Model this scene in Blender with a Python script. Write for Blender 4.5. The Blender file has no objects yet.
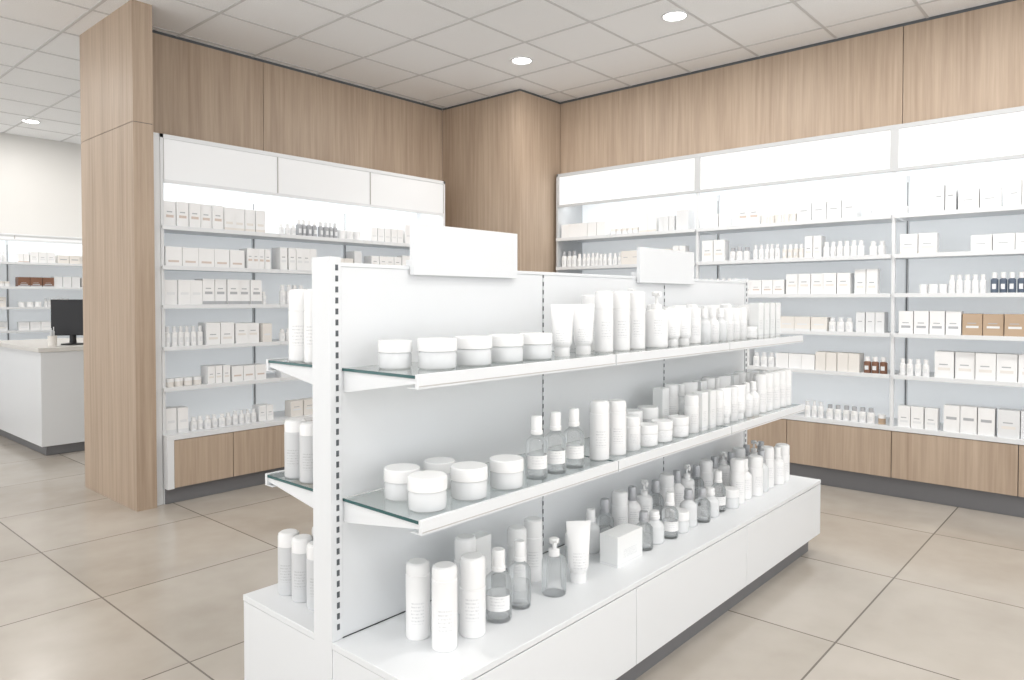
import bpy, bmesh, math, random
from mathutils import Vector, Matrix
D=bpy.data; C=bpy.context
sc=C.scene

# ------------------------------------------------------------ materials
def pmat(name,col,rough=.5,metal=0,trans=0,ior=1.45,emis=None,es=0,spec=.5,coat=0,alpha=1):
    m=D.materials.new(name); m.use_nodes=True
    b=m.node_tree.nodes['Principled BSDF']
    b.inputs['Base Color'].default_value=(*col,1)
    b.inputs['Roughness'].default_value=rough
    b.inputs['Metallic'].default_value=metal
    b.inputs['Transmission Weight'].default_value=trans
    b.inputs['IOR'].default_value=ior
    b.inputs['Specular IOR Level'].default_value=spec
    b.inputs['Coat Weight'].default_value=coat
    b.inputs['Alpha'].default_value=alpha
    if emis:
        b.inputs['Emission Color'].default_value=(*emis,1)
        b.inputs['Emission Strength'].default_value=es
    return m
class NB:
    def __init__(s,m): s.t=m.node_tree; s.N=s.t.nodes; s.L=s.t.links; s.b=s.N['Principled BSDF']
    def new(s,ty,**k):
        n=s.N.new(ty)
        for a,v in k.items(): setattr(n,a,v)
        return n
    def put(s,sock,v):
        if isinstance(v,bpy.types.NodeSocket): s.L.new(v,sock)
        else: sock.default_value=v
    def math(s,op,a,b=None,c=None):
        n=s.new('ShaderNodeMath',operation=op)
        s.put(n.inputs[0],a)
        if b is not None: s.put(n.inputs[1],b)
        if c is not None: s.put(n.inputs[2],c)
        return n.outputs[0]
    def coord(s,kind='Object'):
        return s.new('ShaderNodeTexCoord').outputs[kind]
    def map(s,v,sc=(1,1,1),loc=(0,0,0)):
        n=s.new('ShaderNodeMapping'); s.L.new(v,n.inputs[0]); n.inputs['Scale'].default_value=sc; n.inputs['Location'].default_value=loc
        return n.outputs[0]
    def noise(s,v,scale,detail=3,rough=.5):
        n=s.new('ShaderNodeTexNoise'); s.L.new(v,n.inputs['Vector']); n.inputs['Scale'].default_value=scale
        n.inputs['Detail'].default_value=detail; n.inputs['Roughness'].default_value=rough
        return n.outputs['Fac']
    def ramp(s,f,stops):
        n=s.new('ShaderNodeValToRGB'); s.L.new(f,n.inputs[0]); e=n.color_ramp.elements
        while len(e)<len(stops): e.new(.5)
        for i,(p,c) in enumerate(stops): e[i].position=p; e[i].color=(*c,1)
        return n.outputs[0]
    def mix(s,f,a,b,bt='MIX'):
        n=s.new('ShaderNodeMix',data_type='RGBA',blend_type=bt)
        s.put(n.inputs[0],f)
        s.put(n.inputs[6],a if not isinstance(a,tuple) else (*a,1)); s.put(n.inputs[7],b if not isinstance(b,tuple) else (*b,1))
        return n.outputs[2]
    def bump(s,h,st,dist=.01):
        n=s.new('ShaderNodeBump'); s.L.new(h,n.inputs['Height']); n.inputs['Strength'].default_value=st; n.inputs['Distance'].default_value=dist
        s.L.new(n.outputs[0],s.b.inputs['Normal'])

def wood(name,dark,light):
    m=pmat(name,(.5,.4,.3),.5); n=NB(m)
    o=n.coord()
    f1=n.noise(n.map(o,(1,1,.035)),34,5,.6)
    f2=n.noise(n.map(o,(1,1,.12)),5,3,.5)
    f3=n.noise(n.map(o,(1,1,.02)),120,2,.5)
    f=n.math('ADD',n.math('MULTIPLY',f1,.55),n.math('ADD',n.math('MULTIPLY',f2,.3),n.math('MULTIPLY',f3,.15)))
    c=n.ramp(f,[(.34,dark),(.5,tuple((a+b)/2 for a,b in zip(dark,light))),(.66,light)])
    n.L.new(c,n.b.inputs['Base Color']); n.bump(f1,.08,.002)
    return m
WOOD=wood('oak_veneer',(.375,.28,.205),(.545,.43,.33))
WHITE=pmat('white_laminate',(.77,.785,.80),.35)
FRAME=pmat('silver_white_frame',(.56,.57,.58),.4)
WHITE_SAT=pmat('white_powdercoat',(.78,.795,.81),.4)
PANEL=pmat('pale_panel_added_glow',(.80,.83,.85),.5,emis=(.95,.98,1),es=.25)  # back panel is no lamp; weak glow added to brighten the shelf interior
FILL=pmat('warm_grey_filler',(.52,.50,.48),.5)
KICK=pmat('grey_kick',(.20,.20,.21),.45,metal=.2)
DARK=pmat('dark_slot',(.10,.11,.12),.6)
BLACK=pmat('black_plastic',(.015,.015,.018),.35)
GLASS=pmat('shelf_glass',(.92,.98,.98),.02,trans=1,ior=1.45)
GEDGE=pmat('glass_edge',(.03,.10,.10),.1)
def clear_mat(name,col,a0,a1,rough):
    m=pmat(name,col,rough,ior=1.5); n=NB(m)
    fr=n.new('ShaderNodeFresnel'); fr.inputs[0].default_value=1.45
    n.L.new(n.math('MINIMUM',n.math('ADD',n.math('MULTIPLY',fr.outputs[0],a1),a0),1.0),n.b.inputs['Alpha'])
    return m
BGLASS=clear_mat('bottle_glass',(.80,.83,.84),.10,.9,.04)
FROST=pmat('frosted_glass',(.86,.875,.885),.22,alpha=.80)
LIQ=clear_mat('clear_liquid',(.95,.97,.98),.20,.2,.05)
PL=pmat('white_plastic',(.86,.86,.86),.32)
CAP=pmat('white_cap',(.87,.87,.87),.25)
SILV=pmat('grey_cap',(.46,.47,.49),.35,metal=.3)
WALLP=pmat('warm_white_paint',(.70,.69,.67),.7)
HEAD_L=pmat('header_panel_soft',(.77,.78,.79),.3,emis=(1,1,1),es=.12)
HEAD_R=pmat('header_lightbox',(.50,.50,.50),.4,emis=(1,.995,.98),es=.56)
LED=pmat('led_strip',(1,1,1),.5,emis=(1,.99,.96),es=1.6)
LAMP=pmat('downlight_lens',(1,1,1),.5,emis=(1,.98,.94),es=12)
TOPM=pmat('counter_top_white',(.70,.68,.65),.35)

def label_mat(name,base,ink=(.25,.27,.3),trans=0):
    m=pmat(name,base,.33,trans=trans); n=NB(m)
    g=n.coord('Generated'); sep=n.new('ShaderNodeSeparateXYZ'); n.L.new(g,sep.inputs[0]); x,y,z=sep.outputs
    rows=n.math('GREATER_THAN',n.math('FRACT',n.math('MULTIPLY',z,22)),.55)
    zin=n.math('MULTIPLY',n.math('GREATER_THAN',z,.22),n.math('LESS_THAN',z,.52))
    xin=n.math('LESS_THAN',n.math('ABSOLUTE',n.math('SUBTRACT',x,.5)),.26)
    yin=n.math('LESS_THAN',y,.5)
    ch=n.math('GREATER_THAN',n.noise(n.map(g,(40,1,22)),1,1),.5)
    f=n.math('MULTIPLY',n.math('MULTIPLY',rows,zin),n.math('MULTIPLY',n.math('MULTIPLY',xin,yin),ch))
    f=n.math('MULTIPLY',f,.32)
    n.L.new(n.mix(f,base,ink),n.b.inputs['Base Color'])
    return m
PLL=label_mat('printed_plastic',(.87,.87,.87))
GREYL=label_mat('printed_grey_plastic',(.64,.65,.66),(.2,.2,.2))
CARTON=label_mat('printed_carton',(.85,.86,.86))

STK=[pmat('stock_white',(.88,.88,.88),.5),pmat('stock_cream',(.80,.77,.73),.5),pmat('stock_tan',(.50,.37,.26),.5),
     pmat('stock_brown',(.22,.11,.07),.35),pmat('stock_palegrey',(.78,.79,.80),.5),pmat('stock_navy',(.11,.14,.19),.45),
     pmat('stock_ink',(.45,.46,.48),.6),pmat('stock_pink',(.66,.56,.50),.5),pmat('stock_aqua',(.55,.64,.66),.5),pmat('stock_dark',(.16,.16,.17),.5)]
SW,SCR,STAN,SBR,SGR,SNV,SINK,SPK,SAQ,SDK=range(10)

def floor_mat():
    m=pmat('stone_floor_tile',(.5,.46,.42),.3); n=NB(m); o=n.coord()
    sep=n.new('ShaderNodeSeparateXYZ'); n.L.new(o,sep.inputs[0]); x,y,z=sep.outputs
    T=.91
    tx=n.math('DIVIDE',n.math('ADD',x,-3.96+9.1),T); ty=n.math('DIVIDE',n.math('ADD',y,-.93+9.1),T)
    dx=n.math('ABSOLUTE',n.math('SUBTRACT',n.math('FRACT',n.math('ADD',tx,.5)),.5))
    dy=n.math('ABSOLUTE',n.math('SUBTRACT',n.math('FRACT',n.math('ADD',ty,.5)),.5))
    dm=n.math('MINIMUM',dx,dy)
    j=n.math('LESS_THAN',dm,.0042)
    cb=n.new('ShaderNodeCombineXYZ'); n.L.new(n.math('FLOOR',tx),cb.inputs[0]); n.L.new(n.math('FLOOR',ty),cb.inputs[1])
    wn=n.new('ShaderNodeTexWhiteNoise'); wn.noise_dimensions='3D'; n.L.new(cb.outputs[0],wn.inputs['Vector'])
    add=n.new('ShaderNodeVectorMath',operation='MULTIPLY_ADD'); n.L.new(wn.outputs['Color'],add.inputs[0]); add.inputs[1].default_value=(20,20,20); n.L.new(o,add.inputs[2])
    f=n.noise(add.outputs[0],1.4,4,.5); f2=n.noise(add.outputs[0],6,4,.5)
    ff=n.math('ADD',n.math('MULTIPLY',f,.75),n.math('MULTIPLY',f2,.25))
    c=n.ramp(ff,[(.32,(.425,.38,.325)),(.5,(.50,.455,.40)),(.68,(.565,.52,.465))])
    c=n.mix(n.math('MULTIPLY',wn.outputs['Value'],.20),c,(.40,.36,.31))
    c=n.mix(j,c,(.19,.17,.145))
    n.L.new(c,n.b.inputs['Base Color'])
    n.L.new(n.math('ADD',n.math('MULTIPLY',f,.10),.14),n.b.inputs['Roughness'])
    n.bump(n.math('SUBTRACT',1.0,j),.3,.002)
    return m
def ceil_mat():
    m=pmat('ceiling_tile',(.8,.8,.8),.85); n=NB(m); o=n.coord()
    f=n.noise(o,150,2,.7)
    c=n.ramp(f,[(.3,(.78,.785,.79)),(.6,(.90,.905,.91))])
    n.L.new(c,n.b.inputs['Base Color']); return m
FLOOR=floor_mat(); CEIL=ceil_mat()
TBAR=pmat('ceiling_tbar',(.60,.60,.60),.5)

# ------------------------------------------------------------ mesh helpers
def box(bm,x0,x1,y0,y1,z0,z1,mi=0):
    if x1<x0:x0,x1=x1,x0
    if y1<y0:y0,y1=y1,y0
    v=[bm.verts.new(p) for p in ((x0,y0,z0),(x1,y0,z0),(x1,y1,z0),(x0,y1,z0),(x0,y0,z1),(x1,y0,z1),(x1,y1,z1),(x0,y1,z1))]
    for q in ((0,3,2,1),(4,5,6,7),(0,1,5,4),(1,2,6,5),(2,3,7,6),(3,0,4,7)):
        f=bm.faces.new([v[i] for i in q]); f.material_index=mi
def lathe(bm,prof,seg=24,c=(0,0,0),mi=0,cap0=True,cap1=True,sx=1,sy=1):
    rings=[]
    for r,z in prof:
        rings.append([bm.verts.new((c[0]+sx*r*math.cos(2*math.pi*i/seg),c[1]+sy*r*math.sin(2*math.pi*i/seg),c[2]+z)) for i in range(seg)])
    for a,b in zip(rings,rings[1:]):
        for i in range(seg):
            f=bm.faces.new((a[i],a[(i+1)%seg],b[(i+1)%seg],b[i])); f.material_index=mi; f.smooth=True
    if cap0: f=bm.faces.new(rings[0][::-1]); f.material_index=mi
    if cap1: f=bm.faces.new(rings[-1]); f.material_index=mi
def to_mesh(bm,name,mats,sharp=35):
    me=D.meshes.new(name); bmesh.ops.recalc_face_normals(bm,faces=bm.faces[:]); bm.to_mesh(me); bm.free()
    for m in mats: me.materials.append(m)
    try: me.set_sharp_from_angle(angle=math.radians(sharp))
    except Exception: pass
    return me
def obj(name,me,parent=None,loc=(0,0,0),rot=0,bevel=0,link=True):
    o=D.objects.new(name,me); sc.collection.objects.link(o)
    o.location=loc; o.rotation_euler=(0,0,rot)
    if parent: o.parent=parent
    if bevel:
        b=o.modifiers.new('bevel','BEVEL'); b.width=bevel; b.segments=2; b.limit_method='ANGLE'
    return o
def boxes(name,lst,mats,parent=None,bevel=0,loc=(0,0,0),rot=0):
    bm=bmesh.new()
    for b in lst: box(bm,*b)
    return obj(name,to_mesh(bm,name,mats),parent,bevel=bevel,loc=loc,rot=rot)
def empty(name,loc=(0,0,0),rot=0):
    e=D.objects.new(name,None); sc.collection.objects.link(e); e.location=loc; e.rotation_euler=(0,0,rot); e.empty_display_size=.2
    return e

# ------------------------------------------------------------ room shell
CH=3.36
XL,XR,YB,YF=-3.2,6.0,-3.4,10.07
boxes('floor',[(XL,XR+.12,YB,YF+.12,-.1,0)],[FLOOR])
boxes('ceiling',[(XL,XR+.12,YB,YF+.12,CH,CH+.1)],[CEIL])
bm=bmesh.new()
x=4.18-.6*12
while x<XR:
    if x>XL: box(bm,x-.010,x+.010,YB,YF,CH-.004,CH)
    x+=.6
y=3.56-.6*11
while y<YF:
    if y>YB: box(bm,XL,XR,y-.010,y+.010,CH-.0035,CH)
    y+=.6
obj('trim_ceiling_grid',to_mesh(bm,'trim_ceiling_grid',[TBAR]))

boxes('wall_back',[(XL,XR,YF,YF+.1,0,CH)],[WALLP])
boxes('wall_right',[(XR,XR+.1,YB,YF+.1,0,CH)],[WALLP])
g=.0025
lst=[]
ys=[4.368,1.31,-1.70,YB+.02]
for a,b in zip(ys,ys[1:]): lst.append((5.67,5.69,b+g,a-g,2.60,CH-.022,0))
lst.append((5.69,XR,YB,4.368,2.63,CH,1))
lst.append((5.672,XR,YB,4.368,CH-.03,CH-.0,1))  # dark strip, ceiling-edge shadow gap put into colour
boxes('wall_right_bulkhead',lst,[WOOD,DARK],bevel=0)
lst=[]; xs=[2.02,3.07,5.06]
for a,b in zip(xs,xs[1:]): lst.append((a+g,b-g,5.42,5.44,0,CH-.022,0))
lst.append((2.02,XR,5.44,5.88,0,CH,1)); 
boxes('wall_left',lst,[WOOD,WALLP])
boxes('painted_shadow_gap',[(2.02,5.06,5.425,5.44,CH-.022,CH,0)],[DARK])  # dark colour stands for the shade in the gap below the ceiling
boxes('corner_column',[(5.06,XR,4.37,5.42,0,CH-.022,0),(5.07,XR,4.38,5.42,CH-.022,CH,1)],[WOOD,DARK])  # dark top box paints the shadow gap at the ceiling
boxes('wood_clad_pillar',[(1.892,2.02,4.977,5.945,.0,2.568,0),(1.892,2.02,4.977,5.945,2.572,CH,0),(1.896,2.016,4.981,5.941,2.568,2.572,1)],[WOOD,DARK])

def added_storefront(name,axis):
    lst=[]
    if axis=='x':
        L0,L1=YB,YF
    else: L0,L1=XL,XR
    n=8 if axis=='x' else 5
    for i in range(n+1):
        p=L0+(L1-L0)*i/n
        a,b=max(L0,p-.04),min(L1,p+.04)
        lst.append((XL-.08,XL,a,b,0,CH,0) if axis=='x' else (a,b,YB-.08,YB,0,CH,0))
    for z0,z1 in ((0,.12),(3.16,CH)):
        lst.append((XL-.08,XL,L0,L1,z0,z1,0) if axis=='x' else (L0,L1,YB-.08,YB,z0,z1,0))
    boxes(name,lst,[WALLP])
added_storefront('added_window_1','x'); added_storefront('added_window_2','y')  # unseen glazed sides, put in to let sky light into the room

# ------------------------------------------------------------ wall shelving units (local: front = -y, x to the right)
def wall_unit(name,loc,rot,W,nb,H,du,db,shelves,deck,kick,hz0,hz1,headmat,glow,drawers=2,woodbase=True,posts=True):
    e=empty(name,loc,rot)
    bw=W/nb
    t=.022
    FM=FRAME if posts else WHITE
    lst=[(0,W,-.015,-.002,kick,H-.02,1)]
    bx=[0]+[bw*i for i in range(1,nb)]+[W]
    for i,x in enumerate(bx):
        if i==0: a,b=0,t
        elif i==nb: a,b=W-t,W
        else: a,b=x-t/2,x+t/2
        if i in (0,nb): lst.append((a,b,-du,-.002,0,H,3 if posts else 0))
        else:
            if posts: lst.append((a,b,-du,-du+.03,deck,H,0))
            lst.append((a,b,-.03,-.015,deck,hz0,0))
            lst.append((x-.003,x+.003,-.031,-.03,deck+.02,hz0-.05,2))
    lst.append((0,W,-du,-.002,H-.025,H,3))
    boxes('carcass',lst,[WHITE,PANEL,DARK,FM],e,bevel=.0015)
    lst=[(t,W-t,-du-.004,-du+.012,hz1,H-.001,0),(t,W-t,-du-.008,-du+.02,hz0-.022,hz0,0)]
    mw=.026 if posts else .003
    for i,x in enumerate(bx):
        if i==0: a,b=t,t+mw*.6
        elif i==nb: a,b=W-t-mw*.6,W-t
        else: a,b=x-mw,x+mw
        lst.append((a,b,-du-.004,-du+.012,hz0,hz1,0 if posts else 1))
    boxes('header_frame',lst,[FM,FILL],e,bevel=.001)
    lst=[]
    for a,b in zip(bx,bx[1:]): lst.append((a+.003,b-.003,-du+.004,-du+.012,hz0,hz1,0))
    boxes('header_panel',lst,[headmat],e)
    boxes('led_strip',[(t+.02,W-t-.02,-du+.04,-du+.07,hz0+.02,hz0+.03,0)],[LED],e)
    for a,b in zip(bx,bx[1:]):
        l=D.lights.new(name+'_led','AREA'); l.shape='RECTANGLE'; l.size=b-a-.1; l.size_y=.06; l.energy=glow; l.color=(1,.99,.97)
        lo=D.objects.new('led_light',l); sc.collection.objects.link(lo); lo.parent=e
        lo.location=((a+b)/2,-du+.10,hz0+.01); lo.rotation_euler=(math.radians(28),0,0)
    lst=[]
    for z in shelves:
        for a,b in zip(bx,bx[1:]):
            o=.012 if posts else .001
            lst.append((a+o,b-o,-du-.015,-.015,z-.016,z,0))
            lst.append((a+o,b-o,-du-.022,-du-.012,z-.026,z+.003,1))
    boxes('shelves',lst,[WHITE_SAT,WHITE],e,bevel=.001)
    tb=.045
    lst=[(0,W,-db,-.002,deck-.032,deck,0),(.0,tb,-db,-.002,kick,deck-.032,0),(W-tb,W,-db,-.002,kick,deck-.032,0)]
    nd=nb*drawers
    for i in range(nd):
        a=tb+(W-2*tb)*i/nd; b=tb+(W-2*tb)*(i+1)/nd
        lst.append((a+.0025,b-.0025,-db+.004,-db+.022,kick+.005,deck-.036,1 if woodbase else 0))
    lst.append((tb,W-tb,-db+.024,-.002,kick,deck-.032,2))
    lst.append((.01,W-.01,-db+.06,-.002,0,kick,3))
    boxes('base_cabinet',lst,[WHITE,WOOD,DARK,KICK],e,bevel=.001)
    return e

def stock_rows(rng,loc,rot,W,nb,levels,yf,forced={},pal=None,dens=.9,gapz=.27,hs=(.40,.70),name='boxed_pharmacy_products'):
    pal=pal or [SW]*18+[SCR]*3+[SGR]*3
    bw=W/nb
    for li,z in enumerate(levels):
        bm=bmesh.new()
        for bi in range(nb):
            s=bi*bw+.035; end=(bi+1)*bw-.035
            while s<end-.04:
                fc=None
                for (l,a,b,col,kd) in forced.get(li,[]):
                    if a<=s<b: fc=(col,kd,b)
                kind=fc[1] if fc else rng.choices(['box','bot','jar','gap'],[5.0,1.9,1.1,.75])[0]
                if kind=='gap': s+=rng.uniform(.04,.14); continue
                col=fc[0] if fc else rng.choice(pal)
                h=gapz*rng.uniform(*hs); n=rng.randint(2,5)
                if kind=='box':
                    w=rng.uniform(.045,.12); dp=rng.uniform(.07,.13)
                    lb=rng.random(); lc=rng.choice([SINK,SGR,SGR,SGR,SCR,SCR,SPK]); lz=rng.uniform(.2,.5); band=rng.random()<.12
                elif kind=='bot':
                    w=rng.uniform(.038,.055); dp=w; h*=rng.uniform(.7,1); capc=rng.choice([SW,SW,SW,SW,SGR,SINK]); n+=1
                else:
                    w=rng.uniform(.05,.075); h*=.5; dp=w; capc=rng.choice([SW,SW,SW,SCR])
                if kind!='box' and col==SGR: col=SW
                for i in range(n):
                    if s+w>end: s=end; break
                    yo=-yf+rng.uniform(0,.02); hh=h*rng.uniform(.985,1.0)
                    if kind=='box':
                        box(bm,s,s+w,yo,yo+dp,z,z+hh,col)
                        if lb<.7: box(bm,s+w*.18,s+w*.82,yo-.0008,yo,z+h*lz,z+h*(lz+.10),lc if col!=SNV else SW)
                        if lb<.4: box(bm,s+w*.25,s+w*.7,yo-.0008,yo,z+h*(lz+.2),z+h*(lz+.24),SINK)
                        if band: box(bm,s,s+w,yo-.0009,yo,z,z+h*.14,lc)
                    else:
                        r=w/2; c=(s+r,yo+r,z)
                        if kind=='bot':
                            lathe(bm,[(r*.97,0),(r,.004),(r,h*.66),(r*.6,h*.72)],12,c,col,cap1=True)
                            lathe(bm,[(r*.66,h*.72),(r*.66,h)],12,c,capc)
                            box(bm,s+w*.25,s+w*.75,yo-.001,yo+.006,z+h*.2,z+h*.45,SGR if col!=SGR else SW)
                        else:
                            lathe(bm,[(r*.95,0),(r*.95,h*.6)],14,c,col); lathe(bm,[(r,h*.6),(r,h)],14,c,capc)
                    s+=w+rng.uniform(.002,.008)
                s+=rng.uniform(.0,.03) if not fc else .004
        obj(name,to_mesh(bm,name,STK),loc=loc,rot=rot)

rng=random.Random(11)
LW=2.64
Lsh=[1.907,1.633,1.366,1.078,.797]; Lloc=(2.08,5.42,0)
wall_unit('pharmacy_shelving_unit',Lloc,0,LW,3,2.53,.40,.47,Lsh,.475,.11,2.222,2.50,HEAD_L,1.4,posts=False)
boxes('trim_2',[(2.021,2.079,5.025,5.419,0,2.53,0)],[WHITE_SAT])
stock_rows(rng,Lloc,0,LW,3,Lsh+[.475],.385,forced={0:[(0,1.0,1.30,SINK,'bot')],1:[(1,1.0,1.3,SINK,'bot'),(1,.42,.5,SCR,'box')],3:[(3,.70,.9,SCR,'box')]})
RW=1.497*4
Rsh=[1.997,1.718,1.444,1.165,.873]; Rloc=(5.97,4.325,0); RR=-math.pi/2
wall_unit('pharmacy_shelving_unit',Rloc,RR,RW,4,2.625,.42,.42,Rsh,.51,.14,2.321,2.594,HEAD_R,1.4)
forced={0:[(0,2.1,2.25,SCR,'box'),(0,2.55,2.75,SCR,'box'),(0,1.0,1.45,SGR,'box')],
        1:[(1,1.55,1.75,SPK,'bot'),(1,2.1,2.3,SCR,'bot')],
        2:[(2,3.35,3.5,SGR,'box'),(2,3.55,3.75,SNV,'bot')],
        3:[(3,3.40,3.78,STAN,'box'),(3,1.9,2.1,SCR,'box')],
        4:[(4,2.62,2.90,SBR,'bot')],
        5:[(5,2.62,2.95,STAN,'jar')]}
stock_rows(rng,Rloc,RR,RW,4,Rsh+[.51],.40,forced=forced,hs=(.4,.68))
Bloc=(-1.2,YF,0)
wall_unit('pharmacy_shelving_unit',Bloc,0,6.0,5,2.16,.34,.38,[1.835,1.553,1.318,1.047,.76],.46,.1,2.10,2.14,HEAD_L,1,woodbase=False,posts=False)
stock_rows(rng,Bloc,0,6.0,5,[1.835,1.553,1.318,1.047,.76],.33,gapz=.19,hs=(.5,.72),pal=[SW]*8+[SCR]*3+[STAN]+[SPK]*2+[SGR]*3+[SBR],name='shelf_toiletries')

# ------------------------------------------------------------ service counter + POS
e=empty('service_counter')
boxes('counter_body',[(1.993,4.4,7.34,9.0,.09,.935,0),(2.04,4.35,7.39,8.95,0,.09,1)],[WHITE,KICK],e,bevel=.003)
boxes('counter_top',[(1.97,4.42,7.32,9.02,.935,.975,0)],[TOPM],e,bevel=.003)
e=empty('pos_monitor',(2.33,7.62,.975),math.radians(-30))
boxes('screen_housing',[(-.17,.19,-.02,.02,.09,.43,0),(-.12,.12,.02,.04,.14,.34,0)],[BLACK],e,bevel=.006)
bm=bmesh.new(); lathe(bm,[(.10,0),(.10,.012),(.03,.02),(.025,.2)],24,(0,.03,0)); obj('stand',to_mesh(bm,'stand',[BLACK]),e)
bm=bmesh.new(); lathe(bm,[(.035,0),(.038,.1),(.034,.1),(.032,.01)],20,(0,0,0),cap1=True)
for i in range(5):
    a=i*1.3; box(bm,.015*math.cos(a)-.003,.015*math.cos(a)+.003,.015*math.sin(a)-.003,.015*math.sin(a)+.003,.01,.14+.01*i,1)
obj('pen_cup',to_mesh(bm,'pen_cup',[STK[SCR],WHITE]),loc=(2.12,7.46,.975))

# ------------------------------------------------------------ gondola
GX0,GX1=1.243,4.078; GYc=1.812; SP=.042; GB=.472; GH=1.51
ge=empty('store_gondola_shelf')
bws=(GX1-GX0)/3; gx=[GX0+bws*i for i in range(4)]
lst=[]
for a,b in zip(gx,gx[1:]):
    lst.append((a+.0025,b-.0025,GYc-SP,GYc+SP,.40,GH-.012,0))
lst.append((GX0,GX1,GYc-SP+.006,GYc+SP-.006,.40,GH-.014,1))
lst.append((GX0,GX1,GYc-SP-.003,GYc+SP+.003,GH-.012,GH,0))
boxes('spine_panels',lst,[WHITE,DARK],ge,bevel=.001)
lst=[]
for x0,x1 in ((1.205,1.243),(4.078,4.116)):
    lst.append((x0,x1,GYc-SP-.004,GYc+SP+.004,0,GH+.016,0))
z=.43
while z<1.49:
    for sgn in (-1,1):
        yy=GYc+sgn*(SP+.0045)
        for xc in (1.228,4.092): lst.append((xc-.0045,xc+.0045,yy-.001,yy+.001,z,z+.017,1))
        for xc in gx[1:3]: lst.append((xc-.003,xc+.003,GYc+sgn*(SP+.0008)-.0008,GYc+sgn*(SP+.0008)+.0008,z,z+.017,1))
    z+=.032
boxes('end_uprights',lst,[WHITE,DARK],ge,bevel=0)
for a,b in ((1.505,2.01),(2.87,3.40)):
    boxes('header_board',[(a,b,GYc-SP-.022,GYc-SP-.004,GH-.03,1.645,0),(a+.02,b-.02,GYc-SP-.004,GYc-.005,GH,GH+.02,0)],[WHITE],ge,bevel=.001)
def gshelf(zt,half):
    for sgn in (-1,1):
        ys_=GYc+sgn*(SP+.002); yf=GYc+sgn*half
        for a,b in zip(gx,gx[1:]):
            boxes('glass_shelf',[(a+.006,b-.006,ys_,yf-sgn*.013,zt-.008,zt,0)],[GLASS],ge)
            boxes('glass_edge_strip',[(a+.004,a+.006,ys_,yf-sgn*.013,zt-.0085,zt,0)],[GEDGE],ge)
            lst=[(a+.003,b-.003,yf-sgn*.012,yf,zt-.036,zt+.003,0),(a+.003,b-.003,yf-sgn*.045,yf-sgn*.012,zt-.036,zt-.0335,0),
                 (a+.006,b-.006,yf,yf+sgn*.0015,zt-.030,zt-.027,1)]
            boxes('shelf_rail',lst,[WHITE,FILL],ge,bevel=.0008)
            bm=bmesh.new()
            for xb in (a+.008,b-.011):
                pts=[(ys_,zt-.0085),(yf-sgn*.013,zt-.0085),(yf-sgn*.013,zt-.022),(ys_+sgn*.02,zt-.07),(ys_,zt-.07)]
                A=[bm.verts.new((xb,p,q)) for p,q in pts]; B=[bm.verts.new((xb+.003,p,q)) for p,q in pts]
                bm.faces.new(A); bm.faces.new(B[::-1])
                for i in range(5): bm.faces.new((A[i],A[(i+1)%5],B[(i+1)%5],B[i]))
            obj('bracket',to_mesh(bm,'bracket',[WHITE_SAT]),ge)
gshelf(1.20,.382); gshelf(.815,.394)
KH=.10
lst=[(1.205,4.116,GYc-GB,GYc-SP-.0045,.38,.40,0),(1.205,4.116,GYc+SP+.0045,GYc+GB,.38,.40,0),
     (1.225,4.10,GYc-GB+.02,GYc+GB-.02,KH,.379,1),(1.23,4.07,GYc-GB+.05,GYc+GB-.05,0,KH,2)]
lst+=[(1.207,1.225,GYc-GB+.001,GYc-SP-.0045,.05,.378,0),(1.207,1.225,GYc+SP+.0045,GYc+GB-.001,.05,.378,0),(4.10,4.114,GYc-GB+.001,GYc+GB-.001,KH,.378,0)]
sx=[1.226]+gx[1:3]+[4.099]
for a,b in zip(sx,sx[1:]):
    for sgn in (-1,1):
        lst.append((a+.0015,b-.0015,GYc+sgn*(GB-.019),GYc+sgn*(GB-.001),KH,.376,0))
boxes('base_plinth',lst,[WHITE,DARK,KICK],ge,bevel=.0015)

# ------------------------------------------------------------ cosmetic products
cache={}
def cached(key,fn):
    if key not in cache: cache[key]=fn()
    return cache[key]
def jar(R=.054,H=.082,frost=True):
    bm=bmesh.new(); 
    lathe(bm,[(R*.88,0),(R*.95,.004),(R*.96,H*.10),(R*.96,H*.50),(R*.92,H*.55),(R*.92,H*.60)],32,mi=0)
    if frost: lathe(bm,[(R*.78,.008),(R*.80,.012),(R*.80,H*.55)],28,mi=2)
    lathe(bm,[(R*.96,H*.585),(R,H*.60),(R,H*.93),(R*.985,H*.975),(R*.94,H)],32,mi=1)
    return to_mesh(bm,'jar',[FROST if frost else PLL,CAP,PL],30)
def cyl(R=.034,H=.22,split=.72,m=0,dome=.012):
    bm=bmesh.new()
    lathe(bm,[(R*.93,0),(R,.004),(R,H*split-.003),(R*.96,H*split-.002),(R*.96,H*split)],28,mi=0)
    lathe(bm,[(R*.99,H*split),(R*.99,H-dome),(R*.93,H-dome*.35),(R*.75,H)],28,mi=1)
    return to_mesh(bm,'cyl',[[PLL,GREYL,FROST][m],CAP],30)
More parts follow.
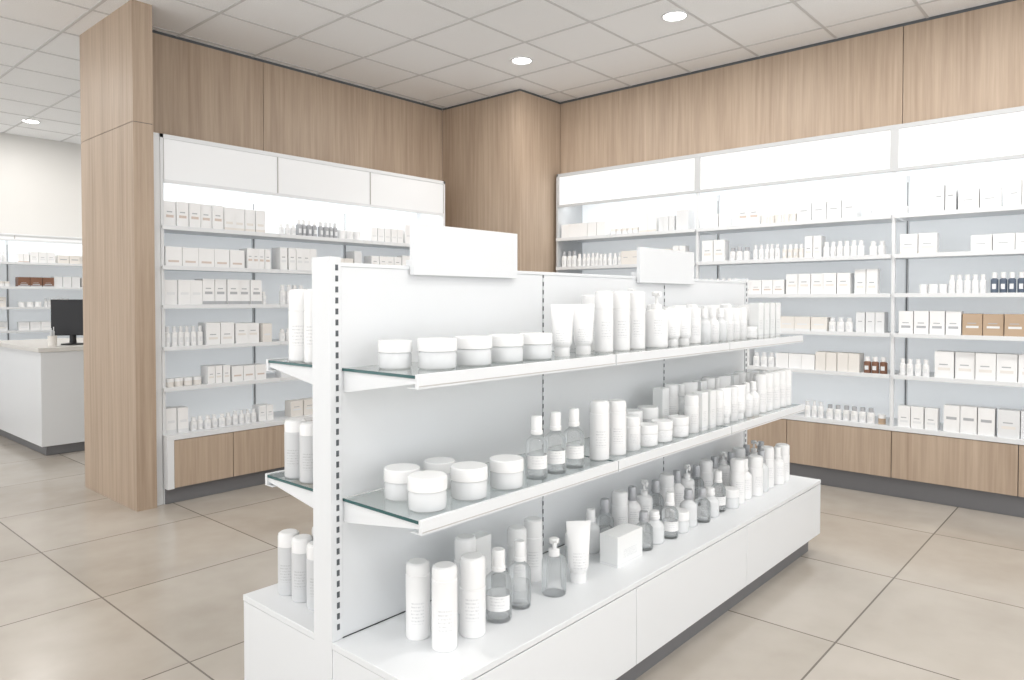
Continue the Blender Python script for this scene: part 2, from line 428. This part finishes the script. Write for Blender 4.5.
def gbottle(R=.034,H=.205,capm=0,body=0,lab=0):
    bm=bmesh.new(); hb=H*.62
    lathe(bm,[(R*.9,0),(R,.006),(R,hb-.014),(R*.93,hb-.005),(R*.72,hb+.004),(R*.5,hb+.010),(R*.42,hb+.02)],28,mi=0)
    if body==0:
        lathe(bm,[(R*.80,.010),(R*.86,.016),(R*.86,hb*.62)],24,mi=2)
        if lab:
            n=12; a0=math.radians(-150); a1=math.radians(-30); r=R*1.006
            p=[];q=[]
            for i in range(n+1):
                a=a0+(a1-a0)*i/n
                p.append(bm.verts.new((r*math.cos(a),r*math.sin(a),hb*.28))); q.append(bm.verts.new((r*math.cos(a),r*math.sin(a),hb*.62)))
            for i in range(n):
                f=bm.faces.new((p[i],p[i+1],q[i+1],q[i])); f.material_index=3; f.smooth=True
    lathe(bm,[(R*.55,hb+.018),(R*.56,hb+.022),(R*.56,hb+.03),(R*.5,hb+.031),(R*.5,H-.006),(R*.44,H)],24,mi=1)
    return to_mesh(bm,'gb',[[BGLASS,FROST,PLL][body],[CAP,SILV,BLACK][capm],LIQ,PLL],30)
def pump(R=.036,H=.23,body=2):
    bm=bmesh.new(); hb=H*.68
    lathe(bm,[(R*.93,0),(R,.005),(R,hb-.02),(R*.9,hb-.006),(R*.55,hb),(R*.42,hb+.002)],28,mi=0)
    lathe(bm,[(R*.46,hb),(R*.46,hb+.022),(R*.2,hb+.024),(R*.14,hb+.026),(R*.14,H-.016)],20,mi=1)
    lathe(bm,[(R*.38,H-.018),(R*.42,H-.014),(R*.42,H-.003),(R*.3,H)],20,mi=1)
    box(bm,-.006,.006,-R*1.0,0,H-.013,H-.004,1); box(bm,-.004,.004,-R*1.0,-R*.85,H-.022,H-.012,1)
    return to_mesh(bm,'pump',[[BGLASS,FROST,PLL][body],CAP],30)
def tube(R=.030,H=.19):
    bm=bmesh.new()
    lathe(bm,[(R*.80,0),(R*.82,.003),(R*.80,H*.17)],28,mi=1)
    seg=28; rings=[]
    for k in range(12):
        t=k/11; z=H*.172+(H-H*.172)*t
        if k==0: a=b=R*.8
        else:
            s=min(1,t/.95)
            a=R*(1+.22*s); b=R*(1-s**1.3)+.0015
        rings.append([bm.verts.new((a*math.cos(2*math.pi*i/seg),b*math.sin(2*math.pi*i/seg),z)) for i in range(seg)])
    for p,q in zip(rings,rings[1:]):
        for i in range(seg):
            f=bm.faces.new((p[i],p[(i+1)%seg],q[(i+1)%seg],q[i])); f.smooth=True
    bm.faces.new(rings[-1]); bm.faces.new(rings[0][::-1])
    return to_mesh(bm,'tube',[PLL,CAP],40)
def carton(w=.06,d=.05,h=.17):
    bm=bmesh.new(); box(bm,-w/2,w/2,-d/2,d/2,0,h-.001,0)
    box(bm,-w/2+.001,w/2-.001,-d/2+.001,d/2-.001,h-.001,h,0)
    box(bm,-w/2-.0004,w/2+.0004,-d/2-.0004,d/2+.0004,h*.06,h*.09,1)
    return to_mesh(bm,'carton',[CARTON,STK[SGR]],30)
NM={'jar':'cosmetic_cream_jar','cyl':'cosmetic_lotion_bottle','gb':'glass_toner_bottle','pump':'pump_dispenser_bottle','tube':'cosmetic_tube','carton':'cosmetic_carton'}
FN={'jar':jar,'cyl':cyl,'gb':gbottle,'pump':pump,'tube':tube,'carton':carton}
prng=random.Random(3)
def put(kind,x,y,z,rot=None,**k):
    key=(kind,tuple(sorted(k.items())))
    me=cached(key,lambda:FN[kind](**k))
    if rot is None: rot={'carton':0}.get(kind,-math.radians(48-14*max(0,(x-1.3)/2.7)))+prng.uniform(-.12,.12)*(kind!='carton')
    obj(NM[kind],me,loc=(x,y,z),rot=rot)
ZU,ZM,ZB=1.20,.815,.40
# upper shelf
put('jar',1.345,1.645,ZU,R=.050,H=.082)
for x in (1.425,1.575,1.725,1.875): put('jar',x,1.55,ZU,R=.058,H=.088)
for x in (2.037,2.165): put('tube',x,1.56,ZU,R=.034,H=.185)
for x in (2.30,2.42,2.535): put('cyl',x,1.56,ZU,R=.036,H=.235,split=.7)
put('cyl',2.36,1.67,ZU,R=.034,H=.22)
put('pump',2.68,1.55,ZU,R=.048,H=.235); put('pump',2.70,1.69,ZU,R=.036,H=.25)
for x in (2.82,2.92): put('tube',x,1.55,ZU,R=.030,H=.165)
for x in (3.03,): put('cyl',x,1.56,ZU,R=.034,H=.165)
for i,x in enumerate((3.12,3.205,3.29)): put('gb',x,1.55,ZU,R=.03,H=.16,body=1+(i%2))
for x in (3.38,3.46,3.54): put('cyl',x,1.56,ZU,R=.033,H=.16,split=.6)
put('jar',3.63,1.55,ZU,R=.04,H=.06,frost=False)
for x in (3.72,3.80,3.88,3.96): put('carton',x,1.55,ZU,w=.062,d=.05,h=.185)
for i,x in enumerate((2.86,2.98,3.10,3.22,3.34,3.46,3.6,3.74,3.88,3.98)): put(['cyl','carton','tube'][i%3],x,1.67,ZU,**[dict(R=.032,H=.18),dict(w=.06,d=.05,h=.17),dict(R=.03,H=.175)][i%3])
# middle shelf
put('jar',1.345,1.505,ZM,R=.056,H=.094); put('jar',1.37,1.645,ZM,R=.054,H=.09); put('jar',1.505,1.50,ZM,R=.056,H=.094)
put('jar',1.667,1.495,ZM,R=.054,H=.09); put('jar',1.53,1.655,ZM,R=.05,H=.082)
for x in (1.815,1.915,2.02): put('gb',x,1.495,ZM,R=.037,H=.205,lab=1)
put('cyl',2.185,1.50,ZM,R=.036,H=.215,split=.8); put('cyl',2.30,1.50,ZM,R=.036,H=.205,split=.8)
put('cyl',2.41,1.50,ZM,R=.032,H=.13); 
for x in (2.52,2.64,2.78): put('jar',x,1.50,ZM,R=.045,H=.085,frost=False)
put('jar',2.6,1.62,ZM,R=.045,H=.12); put('jar',2.73,1.62,ZM,R=.045,H=.12)
put('cyl',2.90,1.50,ZM,R=.032,H=.165)
for x in (2.98,3.06): put('carton',x,1.50,ZM,w=.055,d=.05,h=.17)
for i,x in enumerate((3.15,3.23,3.31,3.39)): put('tube' if i%2 else 'cyl',x,1.50,ZM,R=.031,H=.165)
for x in (3.48,3.56): put('gb',x,1.50,ZM,R=.033,H=.17,body=2)
for x in (3.65,3.74,3.83,3.92,4.0): put('cyl',x,1.50,ZM,R=.034,H=.20,split=.6)
for i in range(13): 
    x=2.86+i*.093; k=['carton','cyl','gb','tube'][i%4]
    put(k,x,1.63,ZM,**{'carton':dict(w=.06,d=.05,h=.19),'cyl':dict(R=.033,H=.2),'gb':dict(R=.033,H=.19,body=1),'tube':dict(R=.03,H=.19)}[k])
# base deck
put('cyl',1.40,1.61,ZB,R=.036,H=.225,split=.85); put('cyl',1.405,1.50,ZB,R=.037,H=.24,split=.85)
put('cyl',1.52,1.50,ZB,R=.039,H=.235,split=.62); put('cyl',1.62,1.63,ZB,R=.036,H=.24,split=.7); put('carton',1.70,1.65,ZB,w=.07,d=.05,h=.22)
put('gb',1.645,1.51,ZB,R=.042,H=.22,capm=0,lab=1); put('gb',1.76,1.52,ZB,R=.036,H=.215)
put('cyl',1.86,1.62,ZB,R=.034,H=.215); put('cyl',1.96,1.63,ZB,R=.034,H=.22)
put('pump',1.915,1.50,ZB,R=.042,H=.19,body=0); put('tube',2.055,1.50,ZB,R=.036,H=.215)
put('carton',2.335,1.50,ZB,w=.175,d=.08,h=.115)
put('jar',2.22,1.63,ZB,R=.045,H=.10); put('gb',2.33,1.64,ZB,R=.036,H=.17,body=1); put('gb',2.43,1.64,ZB,R=.036,H=.19,capm=1)
i=0
x=2.50
while x<4.04:
    if x<3.35:
        k=[('gb',dict(R=.037,H=.15,body=0,capm=1)),('gb',dict(R=.040,H=.13,body=1,capm=0)),('gb',dict(R=.035,H=.19,body=0,capm=0,lab=1)),('jar',dict(R=.042,H=.09)),('gb',dict(R=.038,H=.16,body=1,capm=1))][i%5]
    else:
        k=[('gb',dict(R=.038,H=.21,body=1,capm=1)),('cyl',dict(R=.036,H=.215)),('gb',dict(R=.038,H=.2,body=2,capm=0)),('cyl',dict(R=.038,H=.20))][i%4]
    put(k[0],x,1.50+.01*math.sin(i*2.1),ZB,**k[1])
    k=[('cyl',dict(R=.034,H=.20)),('gb',dict(R=.036,H=.2,body=2,capm=1)),('pump',dict(R=.036,H=.21)),('gb',dict(R=.036,H=.19,body=0,capm=1))][i%4]
    put(k[0],x+.04,1.64,ZB,**k[1])
    i+=1; x+=.098
# far side of gondola (left)
for x,y in ((1.30,1.985),(1.30,2.075),(1.40,2.01),(1.50,2.06),(1.41,2.11)): put('cyl',x,y,ZU,R=.036,H=.235,split=.7)
for x,y in ((1.30,2.015),(1.30,2.105),(1.41,2.06)): put('cyl',x,y,ZM,R=.036,H=.19,m=1,split=.8)
for x,y in ((1.32,2.185),(1.32,2.10),(1.32,2.01),(1.43,2.15),(1.44,2.05)): put('cyl',x,y,ZB,R=.036,H=.21,m=1,split=.78)
for i in range(18):
    x=1.62+i*.13
    put(['cyl','jar','tube'][(i//3)%3],x,2.05,ZU,**[dict(R=.036,H=.2),dict(R=.054,H=.082),dict(R=.034,H=.185)][(i//3)%3])
    put(['jar','cyl','gb'][(i//3)%3],x,2.05,ZM,**[dict(R=.054,H=.082),dict(R=.036,H=.19),dict(R=.036,H=.19,body=1)][(i//3)%3])
    put(['cyl','gb','tube'][(i//3)%3],x,2.10,ZB,**[dict(R=.036,H=.2),dict(R=.036,H=.19,body=1),dict(R=.034,H=.185)][(i//3)%3])

# ------------------------------------------------------------ ceiling downlights
def downlight(x,y,w=14):
    bm=bmesh.new()
    R=.078
    prof=[(R+.016,-.004),(R+.014,-.009),(R,-.008),(R-.004,-.001)]
    lathe(bm,prof,32,(0,0,0),mi=0,cap0=False,cap1=False)
    lathe(bm,[(R-.003,-.003),(.001,-.003)],32,(0,0,0),mi=1,cap0=False,cap1=True)
    o=obj('recessed_downlight',to_mesh(bm,'dl',[WHITE,LAMP]),loc=(x,y,CH))
    l=D.lights.new('downlight_lamp','AREA'); l.shape='DISK'; l.size=.14; l.energy=w; l.color=(1,.975,.94)
    lo=D.objects.new('lamp',l); sc.collection.objects.link(lo); lo.parent=o; lo.location=(0,0,-.02)
for x,y in ((4.48,3.85),(4.48,2.46),(4.48,1.06),(4.48,-.34),(2.43,9.18),(.6,9.18),(4.2,9.18),
            (-.1,3.85),(-.1,1.9),(-.1,-.3),(2.08,.45),(2.08,-.9),(.9,7.1),(3.5,7.3)):
    downlight(x,y,15)  # downlights out of view are additions for illumination

# ------------------------------------------------------------ world (daylight through the added, unseen shopfront)
w=D.worlds.new('sky'); sc.world=w; w.use_nodes=True
bg=w.node_tree.nodes['Background']; bg.inputs[0].default_value=(.98,.99,1,1); bg.inputs[1].default_value=1.95

# ------------------------------------------------------------ camera
cam=D.cameras.new('camera'); co=D.objects.new('camera',cam); sc.collection.objects.link(co)
cam.sensor_width=36; cam.lens=717/1024*36; cam.shift_y=-25/1024; cam.clip_start=.05
co.location=(0,0,1.4); co.rotation_euler=(math.radians(90-1.2),0,math.radians(41.45-90))
sc.camera=co
sc.view_settings.view_transform='Standard'; sc.view_settings.exposure=.02; sc.view_settings.gamma=1
